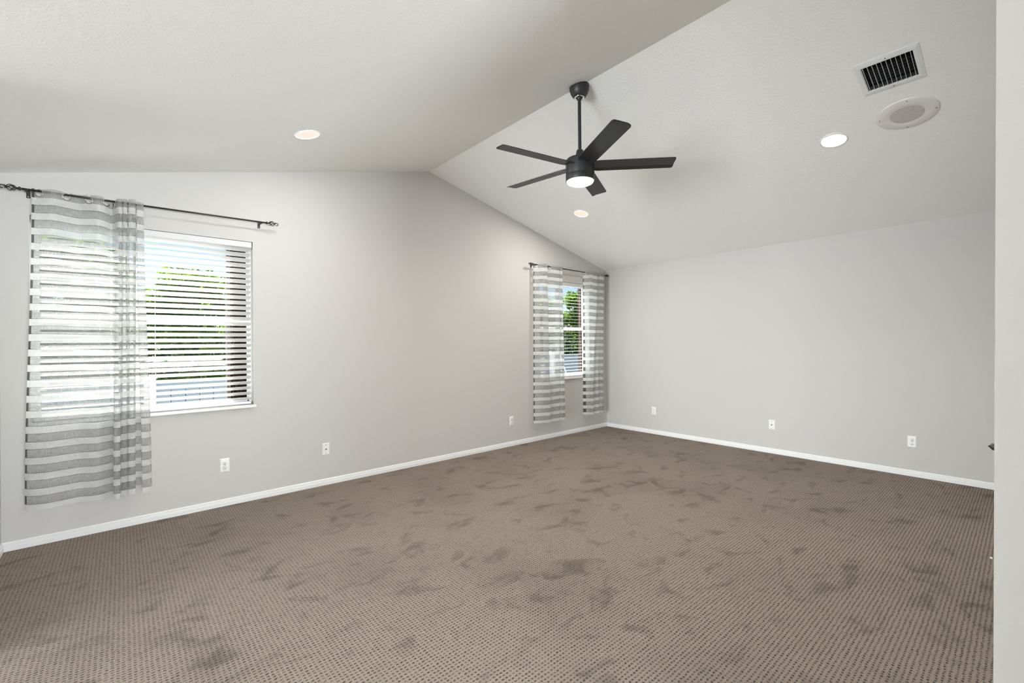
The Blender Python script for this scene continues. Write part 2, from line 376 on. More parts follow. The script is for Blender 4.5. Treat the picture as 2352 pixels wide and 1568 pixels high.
# baseboards: stepped colonial profile
BP = [(0, 0), (.013, 0), (.013, .030), (.0100, .034), (.0110, .039), (.0075, .043), (.0082, .050), (.0040, .057), (0, .058)]
def baseboard(name, a, b, nrm, label):
    a, b, nrm = Vector(a), Vector(b), Vector(nrm); n = len(BP); vs = []
    for p in (a, b): vs += [p+nrm*d+Vector((0, 0, z)) for d, z in BP]
    fs = [(i, i+1, n+i+1, n+i) for i in range(n-1)] + [tuple(range(n)), tuple(range(n, 2*n))]
    tag(MB().add(vs, fs).build(name, MT['white'], kind='structure'), label, 'baseboard')
baseboard('baseboard_left', (XW, 0, 0), (0, 0, 0), (0, -1, 0), 'white moulded baseboard under the window wall')
baseboard('baseboard_right', (0, 0, 0), (0, YF, 0), (-1, 0, 0), 'white moulded baseboard along the blank right wall')
baseboard('baseboard_end', (XW, 0, 0), (XW, YO, 0), (1, 0, 0), 'white baseboard turning the far left corner')
baseboard('baseboard_near', (DX1+.06, YF, 0), (0, YF, 0), (0, 1, 0), 'white baseboard of the near wall behind its edge')

# ------------------------------------------------------------------ windows
def window(idx, w, label, meet, shut_w):
    x0, x1, z0, z1 = w
    fr = MB(); y0, y1, t = .085, .135, .022
    fr.box(x0, x0+t, y0, y1, z0, z1); fr.box(x1-t, x1, y0, y1, z0, z1); fr.box(x0, x1, y0, y1, z1-t, z1); fr.box(x0, x1, y0, y1, z0, z0+.04)
    o = fr.build(f'window_{idx}', MT['vinyl'], kind='structure'); tag(o, label, 'window')
    s = MB(); ya, yb, r = .088, .112, .030
    s.box(x0+t, x1-t, ya, yb, meet-.024, meet+.024); s.box(x0+t, x0+t+r*.5, ya, yb, z0+.04, meet); s.box(x1-t-r*.5, x1-t, ya, yb, z0+.04, meet); s.box(x0+t, x1-t, ya, yb, z0+.04, z0+.075)
    sash = s.build('lower_sash', MT['vinyl'], o, bevel=.002)
    MB().box(x0+t, x1-t, .099, .102, z0+.06, meet).build('lower_pane', MT['glass'], sash)
    s = MB(); ya, yb = .114, .134
    s.box(x0+t, x1-t, ya, yb, meet-.02, meet+.014); s.box(x0+t, x0+t+.012, ya, yb, meet, z1-t); s.box(x1-t-.012, x1-t, ya, yb, meet, z1-t); s.box(x0+t, x1-t, ya, yb, z1-t-.02, z1-t)
    sash = s.build('upper_sash', MT['vinyl'], o, bevel=.002)
    MB().box(x0+t, x1-t, .122, .125, meet, z1-t).build('upper_pane', MT['glass'], sash)
    rv = MB(); e = .0015
    rv.box(x0, x0+e, .001, y0, z0, z1); rv.box(x1-e, x1, .001, y0, z0, z1); rv.box(x0, x1, .001, y0, z1-e, z1)
    rv.build('reveal', MT['white'], o)
    sl = MB().box(x0-.012, x1+.012, -.028, .0, z0-.004, z0+.020); sl.box(x0, x1, 0, .09, z0-.004, z0+.020)
    sl.build('window_sill', MT['sill'], o, bevel=.004)
    return o
window(1, W1, 'wide white single-hung window behind the long left curtain', 1.53, .13)
window(2, W2, 'white single-hung window between the two corner curtains', 1.525, .12)

# unseen frames added around the two fill lamp openings
fr = MB()
for q in ((-4.85, -4.77, .05, 2.42), (-1.83, -1.75, .05, 2.42), (-3.34, -3.26, .05, 2.42), (-4.85, -1.75, .05, .13), (-4.85, -1.75, 2.34, 2.42)): fr.box(XO-.004, XO+.03, q[0], q[1], q[2], q[3])
tag(fr.build('fill_frame_side', MT['vinyl'], kind='structure'), 'unseen frame added around the side fill lamp opening', 'door')
fr = MB()
for q in ((-6.25, -6.17, .05, 2.4), (-3.53, -3.45, .05, 2.4), (-4.89, -4.81, .05, 2.4), (-6.25, -3.45, .05, .13), (-6.25, -3.45, 2.32, 2.4)): fr.box(q[0], q[1], RY-.03, RY-.004, q[2], q[3])
tag(fr.build('fill_frame_rear', MT['vinyl'], kind='structure'), 'unseen frame added around the rear fill lamp opening', 'door')

# ------------------------------------------------------------------ blinds
def blind(name, w, tilt, n, zt, zb, label, cords, skew=0):
    x0, x1 = w[0]+.010, w[1]-.012; yc = .047; cx = (x0+x1)/2
    root = empty(name, (cx, yc, zt+.055), label, 'window blind')
    def b(mb, nm, mat, bevel=0): 
        o = mb.build(nm, mat, root, bevel); o.location = -root.location; return o
    hr = MB().box(x0, x1, .022, .072, zt+.012, w[3]-.006); b(hr, 'headrail', MT['vinyl'])
    va = MB().box(x0-.004, x1+.003, .006, .018, zt+.002, w[3]-.005); b(va, 'valance', MT['valance'], .003)
    sl = MB(); hw, th = .0253, .0010; na = 7
    for i in range(n):
        z = zt - .012 - (zt-.012-zb-.03)*i/(n-1); vs = []; fs = []
        for s in range(na):
            q = -1+2*s/(na-1); yy = q*hw; crown = .0014*(1-q*q)
            inset = .010*(abs(q)**6)
            ang = -tilt + random.uniform(-.010, .010)*0
            for dz in (th, -th):
                y = yc + yy*math.cos(ang) - (crown+dz)*math.sin(ang); zz = z + yy*math.sin(ang) + (crown+dz)*math.cos(ang)
                vs += [(x0+.002+inset, y, zz), (x1-.002-inset, y, zz)]
        for s in range(na-1):
            a = s*4; fs += [(a, a+1, a+5, a+4), (a+2, a+6, a+7, a+3), (a, a+4, a+6, a+2), (a+1, a+3, a+7, a+5)]
        fs += [(0, 2, 3, 1), (na*4-4, na*4-3, na*4-1, na*4-2)]
        sl.add(vs, fs, False)
    b(sl, 'slats', MT['slat'])
    br = MB().box(x0+.004, x1-.004, yc-.025, yc+.025, zb-.012, zb+.008); b(br, 'bottom_rail', MT['vinyl'], .004)
    for f in cords:
        xx = x0+(x1-x0)*f; cm = MB()
        for dy in (-.0265, .0265): cm.tube([(xx, yc+dy, zt+.02), (xx, yc+dy, zb)], .0009, 6)
        b(cm, 'ladder_cord', MT['grout'])
    return root
blind('window_blind', W1, R(32), 29, 2.165, .838, 'wide white slatted blind tilted nearly shut behind the long left curtain', (.10, .5, .86))
blind('window_blind', W2, R(-4), 28, 2.145, .836, 'narrow white slatted blind with open slats in the corner window', (.12, .5, .88))

# ------------------------------------------------------------------ accordion shutters outside
def shutter(w, x_a, x_b, label):
    root = empty('accordion_shutter', ((x_a+x_b)/2, .20, w[2]), label, 'shutter', 'bronze shutters stacked outside the windows')
    mb = MB(); n = 12; y0, y1 = .150, .188; vs = []
    for i in range(n+1):
        x = x_a+(x_b-x_a)*i/n; y = y0 if i % 2 == 0 else y1
        vs.append((x, y))
    for i in range(n):
        (xa, ya), (xb, yb) = vs[i], vs[i+1]; t = .0022
        mb.add([(xa-t, ya, w[2]-.02), (xb-t, yb, w[2]-.02), (xb+t, yb, w[2]-.02), (xa+t, ya, w[2]-.02), (xa-t, ya, w[3]+.10), (xb-t, yb, w[3]+.10), (xb+t, yb, w[3]+.10), (xa+t, ya, w[3]+.10)],
               [(0, 1, 2, 3), (4, 5, 6, 7), (0, 1, 5, 4), (3, 2, 6, 7), (0, 3, 7, 4), (1, 2, 6, 5)])
    o = mb.build('folded_blades', MT['bronze'], root); o.location = -root.location
    mb = MB().box(x_a-.022, x_a-.004, .148, .188, w[2]-.02, w[3]+.10); o = mb.build('lead_post', MT['bronze'], root); o.location = -root.location
    mb = MB().box(w[0], w[1]+.1, .145, .192, w[3]+.10, w[3]+.14); o = mb.build('top_track', MT['bronze'], root); o.location = -root.location
shutter(W1, -5.07, -4.90, 'bronze folded shutter stack outside the wide left window')
shutter(W2, -.425, -.27, 'bronze folded shutter stack outside the narrow corner window')

# ------------------------------------------------------------------ curtain rods
def rod(xa, za, xb, zb, label, fin_l, fin_r, br):
    yr = -.09; cx = (xa+xb)/2; root = empty('curtain_rod', (cx, yr, (za+zb)/2), label, 'curtain rod', 'black curtain rods with cage finials')
    def zz(x): return za+(zb-za)*(x-xa)/(xb-xa)
    def put(mb, nm, par=root, bevel=0):
        o = mb.build(nm, MT['iron'], par, bevel); o.location = -root.location; return o
    mid = xa+(xb-xa)*.42
    put(MB().tube([(xa, yr, za), (mid, yr, zz(mid))], .0076, 12).tube([(mid-.004, yr, zz(mid)), (xb, yr, zb)], .0066, 12), 'rod')
    for x0, L, sgn in ((xa, fin_l, -1), (xb, fin_r, 1)):
        f = MB(); z0 = zz(x0)
        def P(t, dy=0, dz=0): return (x0+sgn*t*L, yr+dy, z0+dz)
        f.tube([P(-.02), P(.04), P(.07), P(.12), P(.17), P(.22), P(.28)], [.0062, .0062, .0095, .013, .0095, .0055, .0052], 12)
        for k in range(4):                                             # four twisted scroll bars of the cage
            pts = []
            for i in range(19):
                t = i/18; a = k*PI/2 + t*2.4; rr = .0205*math.sin(PI*t)**.75
                pts.append(P(.25+.45*t, rr*math.cos(a), rr*math.sin(a)))
            f.tube(pts, .0026, 7)
        sc = []
        for i in range(22):                                            # inner curl
            t = i/21; a = t*4.3+.5; rr = .013*(1-.55*t); sc.append(P(.46, 0, 0)[:1] + (yr+.002, z0)); sc[-1] = (x0+sgn*(.46*L+rr*math.cos(a)), yr, z0+rr*math.sin(a))
        f.tube(sc, [.0028+.0016*(i/21) for i in range(22)], 7)
        for k in range(3):                                             # leaf tips
            a = k*2.09; f.tube([P(.66), P(.72, .008*math.cos(a), .008*math.sin(a)), P(.76, .015*math.cos(a), .015*math.sin(a))], [.004, .0032, .0008], 6)
        cc = []
        for i in range(20):                                            # end hook curl
            t = i/19; a = 2.6-t*4.9; rr = .0125*(1-.35*t); cc.append((x0+sgn*(.86*L+rr*math.cos(a)), yr, z0-.002+rr*math.sin(a)))
        f.tube([P(.62), P(.70)]+cc, .0036, 7)
        put(f, 'finial')
    for x in br:
        z = zz(x); m = MB()
        m.box(x-.010, x+.010, -.004, -.0005, z-.036, z+.016)
        m.tube([(x, -.003, z-.004), (x, yr-.002, z-.012)], .0045, 8)
        cup = [(x, yr+.0105*math.cos(a), z+.0105*math.sin(a)) for a in [PI*1.0+PI*1.0*i/10 for i in range(11)]]
        for dx in (-.006, -.002, .002, .006): m.tube([(p[0]+dx, p[1], p[2]) for p in cup], .0028, 6)
        b = put(m, 'bracket', bevel=.001)
        s = MB().lathe([(.0001, 0), (.0035, .001), (.004, .0)], 10, Matrix.Translation((x, -.0052, z-.026)) @ Matrix.Rotation(R(90), 4, 'X')); o = s.build('screw', MT['steel'], b)
    return root
rod(-6.262, 2.362, -4.842, 2.380, 'long black curtain rod above the wide left window', .105, .106, (-6.245, -4.872))
rod(-1.655, 2.366, -.12, 2.352, 'black curtain rod above the narrow window at the room corner', .09, .075, (-1.622, -.215))

# ------------------------------------------------------------------ curtains
def spline(pts, n):
    """Catmull-Rom through (x, y) points"""
    P = [Vector((p[0], p[1], 0)) for p in pts]; P = [P[0]*2-P[1]]+P+[P[-1]*2-P[-2]]; out = []
    for i in range(1, len(P)-2):
        for k in range(n):
            t = k/n; a, b, c, d = P[i-1], P[i], P[i+1], P[i+2]
            out.append(.5*((2*b)+(c-a)*t+(2*a-5*b+4*c-d)*t*t+(3*b-a-3*c+d)*t*t*t))
    out.append(P[-2]); return out
def curtain(top, bot, grom, ztop, zbot, label, wav, gr_z):
    n = 9; T = spline(top, n); B = spline(bot, n); m = len(T); nz = 70
    U = [0]
    for i in range(1, m): U.append(U[-1]+(T[i]-T[i-1]).length)
    L = ztop-zbot; cx = (T[0].x+T[-1].x)/2
    root = empty('curtain', (cx, -.09, ztop), label, 'curtain', 'striped sheer grommet curtains')
    vs = []; fs = []; uvs = []
    for j in range(nz+1):
        t = j/nz; s = t*t*(3-2*t)
        for i in range(m):
            p = T[i].lerp(B[i], s); q = U[i]/U[-1]
            drop = wav*math.sin(q*9+1.2)*t
            z = ztop - t*L + drop*.5 - (.006*math.sin(q*21+.6)+.004)*(1-t)**6
            vs.append((p.x-cx, p.y+.09, z-ztop)); uvs.append((U[i], t*L))
    for j in range(nz):
        for i in range(m-1): a = j*m+i; fs.append((a, a+1, a+m+1, a+m))
    me = bpy.data.meshes.new('curtain_fabric'); me.from_pydata(vs, [], fs); me.polygons.foreach_set('use_smooth', [True]*len(fs))
    ul = me.uv_layers.new(name='UVMap')
    for lp in me.loops: ul.data[lp.index].uv = uvs[lp.vertex_index]
    me.materials.append(curtain_mat(L, U[-1])); me.update()
    o = bpy.data.objects.new('curtain_fabric', me); COL.objects.link(o); o.parent = root
    # cut the grommet holes out of the fabric
    for gi in grom:
        i = gi*n; p = T[i]; t = (T[min(i+1, m-1)]-T[max(i-1, 0)]).normalized(); nrm = Vector((-t.y, t.x, 0))
        Mx = Matrix((t, Vector((0, 0, 1)), nrm)).transposed().to_4x4(); Mx.translation = Vector((p.x-cx, p.y+.09, gr_z-ztop-.014))
        ring = MB().lathe([(.0200, -.002), (.0215, -.0038), (.0250, -.0034), (.0265, 0), (.0250, .0034), (.0215, .0038), (.0200, .002), (.0200, -.002)], 28, Mx)
        ring.build('grommet', MT['steel'], root)
        c = Mx.translation
        bm = bmesh.new(); bm.from_mesh(me)
        d = [f for f in bm.faces if (f.calc_center_median()-c).length < .0235]; bmesh.ops.delete(bm, geom=d, context='FACES'); bm.to_mesh(me); bm.free()
    return root
RY_ = -.09
# long left curtain: three wide waves on the left, tight pleats on the right
top = [(-6.222, -.080), (-6.187, -.090), (-6.12, -.135), (-6.058, -.092), (-6.000, -.055), (-5.945, -.090), (-5.898, -.122), (-5.856, -.092), (-5.830, -.055), (-5.811, -.092),
       (-5.795, -.150), (-5.772, -.155), (-5.773, -.09), (-5.790, -.04), (-5.768, -.045), (-5.768, -.09), (-5.766, -.150), (-5.744, -.152), (-5.745, -.09), (-5.755, -.04), (-5.735, -.04), (-5.737, -.09), (-5.735, -.158), (-5.700, -.160), (-5.698, -.09), (-5.712, -.04), (-5.692, -.04), (-5.690, -.09), (-5.690, -.150), (-5.655, -.140), (-5.650, -.080)]
bot = [(-6.262, -.085), (-6.23, -.125), (-6.16, -.150), (-6.08, -.132), (-6.000, -.108), (-5.945, -.125), (-5.905, -.120), (-5.872, -.085), (-5.845, -.060), (-5.822, -.070),
       (-5.828, -.145), (-5.794, -.155), (-5.789, -.09), (-5.800, -.05), (-5.775, -.05), (-5.785, -.09), (-5.788, -.120), (-5.752, -.122), (-5.748, -.09), (-5.755, -.05), (-5.735, -.05), (-5.740, -.09), (-5.748, -.148), (-5.712, -.150), (-5.708, -.09), (-5.715, -.05), (-5.675, -.05), (-5.668, -.09), (-5.670, -.130), (-5.630, -.125), (-5.615, -.085)]
curtain(top, bot, (1, 3, 5, 7, 9), 2.386, .262, 'long striped sheer curtain pulled to the left over the wide window', .016, 2.364)
# corner window, left panel: two flat pleats and a narrow one
top = [(-1.645, -.075), (-1.595, -.090), (-1.53, -.135), (-1.45, -.145), (-1.435, -.09), (-1.452, -.05), (-1.40, -.05), (-1.345, -.088), (-1.27, -.125), (-1.20, -.135), (-1.188, -.09), (-1.205, -.05), (-1.175, -.05), (-1.172, -.09), (-1.175, -.135), (-1.142, -.135), (-1.135, -.085)]
bot = [(-1.675, -.085), (-1.62, -.12), (-1.53, -.15), (-1.435, -.155), (-1.418, -.10), (-1.440, -.06), (-1.40, -.055), (-1.385, -.105), (-1.30, -.14), (-1.232, -.15), (-1.222, -.10), (-1.235, -.06), (-1.205, -.055), (-1.215, -.10), (-1.195, -.145), (-1.12, -.14), (-1.105, -.085)]
curtain(top, bot, (1, 7), 2.385, .255, 'striped sheer curtain at the left side of the corner window', .012, 2.362)
# corner window, right panel
top = [(-.635, -.075), (-.625, -.09), (-.56, -.140), (-.49, -.150), (-.392, -.15), (-.380, -.09), (-.395, -.05), (-.37, -.05), (-.345, -.09), (-.29, -.13), (-.215, -.135), (-.195, -.085)]
bot = [(-.672, -.085), (-.635, -.12), (-.58, -.145), (-.505, -.150), (-.490, -.10), (-.505, -.06), (-.47, -.06), (-.42, -.14), (-.372, -.145), (-.36, -.09), (-.28, -.13), (-.205, -.09)]
curtain(top, bot, (1, 8), 2.378, .258, 'striped sheer curtain at the right side of the corner window beside the corner', .012, 2.355)

# ------------------------------------------------------------------ wall plates
def plate_base(root, mat):
    w, h, t = .035, .057, .006
    m = MB().add([(-w, 0, -h), (w, 0, -h), (w, 0, h), (-w, 0, h), (-w+.006, -t, -h+.006), (w-.006, -t, -h+.006), (w-.006, -t, h-.006), (-w+.006, -t, h-.006)],
                 [(4, 5, 6, 7), (0, 1, 5, 4), (1, 2, 6, 5), (2, 3, 7, 6), (3, 0, 4, 7), (0, 3, 2, 1)])
    return m.build('cover_plate', mat, root, bevel=.0012)
def outlet(loc, rz, label):
    root = empty('power_outlet', loc, label, 'outlet', 'white duplex power outlets', (0, 0, rz)); plate_base(root, MT['plate'])
    for s in (1, -1):
        zc_ = s*.0195
        r_ = MB().lathe([(.0001, .0088), (.0160, .0088), (.0172, .0078), (.0172, .004)], 28, Matrix.Translation((0, 0, zc_)) @ Matrix.Rotation(R(90), 4, 'X')); rec = r_.build('receptacle', MT['plate'], root)
        MB().box(-.0078, -.0052, -.0093, -.007, zc_+.001, zc_+.0095).build('slot', MT['slot'], rec)
        MB().box(.0052, .0078, -.0093, -.007, zc_+.002, zc_+.0085).build('slot', MT['slot'], rec)
        MB().lathe([(.0001, .0093), (.0030, .0093), (.0030, .006)], 12, Matrix.Translation((0, 0, zc_-.0075)) @ Matrix.Rotation(R(90), 4, 'X')).build('ground_hole', MT['slot'], rec)
    MB().lathe([(.0001, .0075), (.0026, .0072), (.003, .005)], 12, Matrix.Rotation(R(90), 4, 'X')).build('screw', MT['darksteel'], root)
def coax(loc, rz, label):
    root = empty('cable_jack_plate', loc, label, 'cable jack', 'white coaxial wall plates', (0, 0, rz)); plate_base(root, MT['plate'])
    j = MB().lathe([(.0062, .005), (.0062, .0085), (.0045, .009), (.0045, .016), (.0020, .016), (.0018, .012), (.0001, .012)], 16, Matrix.Rotation(R(90), 4, 'X')).build('jack', MT['darksteel'], root)
    MB().lathe([(.0001, .0164), (.0036, .0164), (.0036, .0155)], 12, Matrix.Rotation(R(90), 4, 'X')).build('socket_core', MT['slot'], j)
    for s in (1, -1): MB().lathe([(.0001, .0078), (.0028, .0074), (.0032, .005)], 12, Matrix.Translation((0, 0, s*.040)) @ Matrix.Rotation(R(90), 4, 'X')).build('screw', MT['darksteel'], root)
outlet((-5.139, 0, .336), 0, 'white duplex outlet on the window wall just right of the long curtain')
coax((-4.320, 0, .337), 0, 'white coaxial plate on the window wall between two outlets')
outlet((-1.988, 0, .323), 0, 'white duplex outlet on the window wall left of the corner window')
outlet((0, -.834, .331), R(-90), 'white duplex outlet on the right wall near the room corner')
coax((0, -2.389, .335), R(-90), 'white coaxial plate midway along the blank right wall')
outlet((0, -3.633, .334), R(-90), 'white duplex outlet on the right wall nearest the near wall edge')

# ------------------------------------------------------------------ ceiling fan
FX, FY = -3.180, -2.192
fan = empty('ceiling_fan', (FX, FY, ZR), 'black five-blade ceiling fan with a lit lens hanging from the ridge', 'ceiling fan')
def fz(z): return z-ZR
MB().lathe([(.0001, fz(3.268)), (.070, fz(3.262)), (.0740, fz(3.240)), (.0715, fz(3.212)), (.063, fz(3.187)), (.051, fz(3.168)), (.040, fz(3.159)), (.037, fz(3.158)), (.034, fz(3.172))], 40).build('canopy', MT['black'], fan)
MB().lathe([(.0385, fz(3.161)), (.0375, fz(3.155)), (.031, fz(3.153)), (.026, fz(3.157)), (.024, fz(3.168))], 32).build('canopy_ring', MT['chrome'], fan)['label'] = 'chrome ring at the foot of the canopy'
MB().lathe([(.0001, fz(3.19)), (.019, fz(3.18)), (.023, fz(3.165)), (.019, fz(3.147)), (.0128, fz(3.138))], 24).build('hanger_ball', MT['black'], fan)
MB().lathe([(.0125, fz(3.17)), (.0125, fz(2.745))], 20).build('downrod', MT['black'], fan)
MB().lathe([(.0128, fz(2.768)), (.022, fz(2.766)), (.0255, fz(2.760)), (.0265, fz(2.752)), (.038, fz(2.700)), (.046, fz(2.690)), (.048, fz(2.682))], 32).build('coupling_cover', MT['black'], fan)
MB().lathe([(.046, fz(2.700)), (.075, fz(2.700)), (.098, fz(2.695)), (.1055, fz(2.687)), (.1065, fz(2.676)), (.1065, fz(2.578)), (.1060, fz(2.576)), (.1065, fz(2.574)), (.1065, fz(2.535)), (.1050, fz(2.531)), (.1025, fz(2.531)), (.1020, fz(2.540))], 64).build('motor_housing', MT['black'], fan)
MB().lathe([(.1022, fz(2.537)), (.101, fz(2.528)), (.094, fz(2.518)), (.078, fz(2.510)), (.052, fz(2.504)), (.026, fz(2.501)), (.0001, fz(2.500))], 48).build('light_lens', MT['fan_lens'], fan)['label'] = 'glowing white lens'
def blade():
    m = MB(); r0, r1 = .098, .688; pitch = R(7.5); n = 30; hw = .064; secs = []
    prof = [(q, 0 if q <= .52 else -.0085*max(0, (q-.54)/.46)) for q in (-1, -.985, -.95, -.90, -.82, -.74, -.4, 0, .4, .52, .58, .74, .82, .90, .95, .985, 1)]    # +q is the anticlockwise edge, bent down
    def outline(r):
        lo, hi = -hw, hw*.98
        if r < r0+.03: k = (r-r0)/.03; lo, hi = lo*(.80+.20*k), hi*(.80+.20*k)
        return lo, hi
    vs = []; fs = []
    for i in range(n+1):
        t = i/n; r = r0+(r1-r0)*t
        for q, dz in prof:
            lo, hi = outline(r); c = lo+(hi-lo)*(q+1)/2
            rr = r
            if t > .8:                                                       # slanted tip with rounded corners
                k = ((t-.8)/.2)**2; ext = 0 ; corner = -.018*(1-math.sqrt(max(0, 1-(max(0, abs(q)-.74)/.26)**2)))
                rr = r + k*(ext+corner)
            x, y, z = rr, c*math.cos(pitch)-dz*math.sin(-pitch)*0, -c*math.sin(pitch)+dz
            vs += [(x, y, z+.0028), (x, y, z-.0028)]
    k = len(prof)*2
    for i in range(n):
        for s in range(len(prof)-1):
            a = i*k+s*2; fs += [(a, a+k, a+k+2, a+2), (a+1, a+3, a+k+3, a+k+1)]
        a = i*k; fs += [(a, a+1, a+k+1, a+k)]; a = i*k+k-2; fs += [(a, a+k, a+k+1, a+1)]
    fs += [tuple([s*2 for s in range(len(prof))]+[s*2+1 for s in reversed(range(len(prof)))])]
    e = n*k; fs += [tuple([e+s*2 for s in range(len(prof))]+[e+s*2+1 for s in reversed(range(len(prof)))])]
    m.add(vs, fs, False); return m
b0 = blade().build('blade', MT['black'], fan); b0.location = (0, 0, fz(2.648)); b0.rotation_euler = (0, 0, R(26))
for k in range(1, 5):
    b = b0.copy(); COL.objects.link(b); b.rotation_euler = (0, 0, R(26+72*k))
lamp('fan_lamp', 'AREA', 20, (FX, FY, 2.490), (0, 0, -1), (1, .96, .90), shape='DISK', size=.19)

# ------------------------------------------------------------------ recessed lights
def downlight(x, y, deep, label, energy):
    Mx = slope_frame(x, y); root = empty('recessed_light', Mx.translation, label, 'recessed light', 'recessed ceiling lights', Mx.to_euler())
    MB().lathe([(.0765, .012), (.0770, -.002), (.080, -.0055), (.088, -.005), (.0935, -.002), (.094, .001)], 48).build('trim_ring', MT['can'], root)
    if deep:
        MB().lathe([(.0770, -.002), (.074, .02), (.062, .085), (.060, .09), (.0001, .09)], 48).build('reflector', MT['can'], root)
        MB().lathe([(.056, .088), (.055, .072), (.045, .062), (.025, .055), (.0001, .052)], 32).build('bulb_face', MT['lens_cool'], root)['label'] = 'bright white bulb face inside the can'
        lz = .05
    else:
        MB().lathe([(.0765, .03), (.0765, .004)], 48).build('reflector', MT['can'], root)
        MB().lathe([(.0765, .003), (.074, .001), (.05, -.0005), (.0001, -.001)], 48).build('diffuser', MT['lens_warm'], root)['label'] = 'warm glowing diffuser'
        lz = -.004
    lo = Mx @ Vector((0, 0, lz)); lamp('recessed_lamp', 'AREA', energy, lo, -(Mx.to_3x3() @ Vector((0, 0, 1))), (1, .97, .93) if not deep else (1, .98, .94), shape='DISK', size=.10 if deep else .14)
downlight(*LIGHTS[0], False, 'warm recessed light in the ceiling slope above the left window', 10)
downlight(*LIGHTS[1], False, 'warm recessed light in the ceiling below the fan blades', 16)
downlight(*LIGHTS[2], True, 'bright white deep recessed light beside the round ceiling speaker', 15)

# ------------------------------------------------------------------ air vent
Mx = slope_frame(*VENT); vent = empty('air_vent', Mx.translation, 'white square ceiling air vent with dark slots at upper right', 'air vent', None, Mx.to_euler())
ox, oy, ix, iy = .160, .155, .119, .125
fvs = []
for z, a, b in ((0, ox, oy), (-.004, ox, oy), (-.009, ix+.014, iy+.012), (-.009, ix, iy), (.03, ix, iy)): fvs += [(-a, -b, z), (a, -b, z), (a, b, z), (-a, b, z)]
ffs = [(i*4+k, i*4+(k+1) % 4, i*4+4+(k+1) % 4, i*4+4+k) for i in range(4) for k in range(4)]
MB().add(fvs, ffs).build('vent_frame', MT['vent'], vent)
MB().add([(-ix, -iy, .0), (ix, -iy, 0), (ix, iy, 0), (-ix, iy, 0), (-ix, -iy, .16), (ix, -iy, .16), (ix, iy, .16), (-ix, iy, .16)], [(4, 5, 6, 7), (0, 1, 5, 4), (1, 2, 6, 5), (2, 3, 7, 6), (3, 0, 4, 7)]).build('duct_box', MT['duct'], vent)
for k in range(11):
    y = -iy+.012+(2*iy-.024)*k/10; 
    q = [(-ix, y+.0035, .013), (-ix, y, -.010), (ix, y, -.010), (ix, y+.0035, .013)]
    MB().add([Vector(p)+Vector((0, 0, 0)) for p in q]+[Vector(p)+Vector((0, .0016, .0008)) for p in q], [(0, 1, 2, 3), (4, 7, 6, 5), (0, 4, 5, 1), (2, 6, 7, 3), (1, 5, 6, 2), (0, 3, 7, 4)]).build('louver', MT['vent'], vent)
vm = MB()
for k in range(8):
    x = -ix+.02+(2*ix-.04)*k/7; vm.box(x-.0008, x+.0008, -iy, iy, .030, .048)
vm.build('rear_vanes', MT['vane'], vent)
for sx in (-1, 1): MB().lathe([(.0001, -.0112), (.003, -.0108), (.0036, -.009)], 10, Matrix.Translation((sx*.137, 0, 0))).build('screw', MT['darksteel'], vent)

# ------------------------------------------------------------------ ceiling speaker
def speaker_grille_mat():
    m = Mat('perforated_grille'); tc = m.n('ShaderNodeTexCoord'); sp = m.n('ShaderNodeSeparateXYZ'); m.l(tc.outputs['Object'], sp.inputs[0])
    X, Y = sp.outputs['X'], sp.outputs['Y']
    r = m.math('SQRT', m.math('ADD', m.math('MULTIPLY', X, X), m.math('MULTIPLY', Y, Y))); th = m.math('ARCTAN2', Y, X)
    pr = .0068; ri = m.math('DIVIDE', r, pr); ring = m.math('ROUND', ri); fr = m.math('ABSOLUTE', m.math('SUBTRACT', ri, ring))
    nseg = m.math('MULTIPLY', ring, 6.0); ta = m.math('MULTIPLY', m.math('DIVIDE', th, 2*PI), nseg); fa = m.math('ABSOLUTE', m.math('SUBTRACT', m.math('FRACT', ta), .5))
    d = m.math('SQRT', m.math('ADD', m.math('MULTIPLY', fr, fr), m.math('MULTIPLY', fa, fa)))
    hole = m.math('SUBTRACT', 1.0, m.smooth(d, .30, .36))
    p = m.n('ShaderNodeBsdfPrincipled'); p.inputs['Roughness'].default_value = .5; m.l(m.mix(hole, lin(226, 221, 216), lin(70, 66, 64)), p.inputs['Base Color']); m.l(p.outputs[0], m.out.inputs[0]); return m.m
Mx = slope_frame(*SPK); spk = empty('ceiling_speaker', Mx.translation, 'round off-white ceiling speaker plate with a perforated centre', 'speaker', None, Mx.to_euler())
MB().lathe([(.166, 0), (.1665, -.004), (.160, -.008), (.096, -.010), (.0925, -.0085)], 64).build('speaker_plate', MT['speaker'], spk)
MB().lathe([(.0928, -.0085), (.06, -.0100), (.0001, -.0105)], 64).build('grille', speaker_grille_mat(), spk)['label'] = 'round perforated grille'
for k in range(4):
    a = R(45+90*k-38); MB().lathe([(.0001, -.0108), (.003, -.0105), (.0036, -.008)], 10, Matrix.Translation((.146*math.cos(a), .146*math.sin(a), 0))).build('screw', MT['darksteel'], spk)

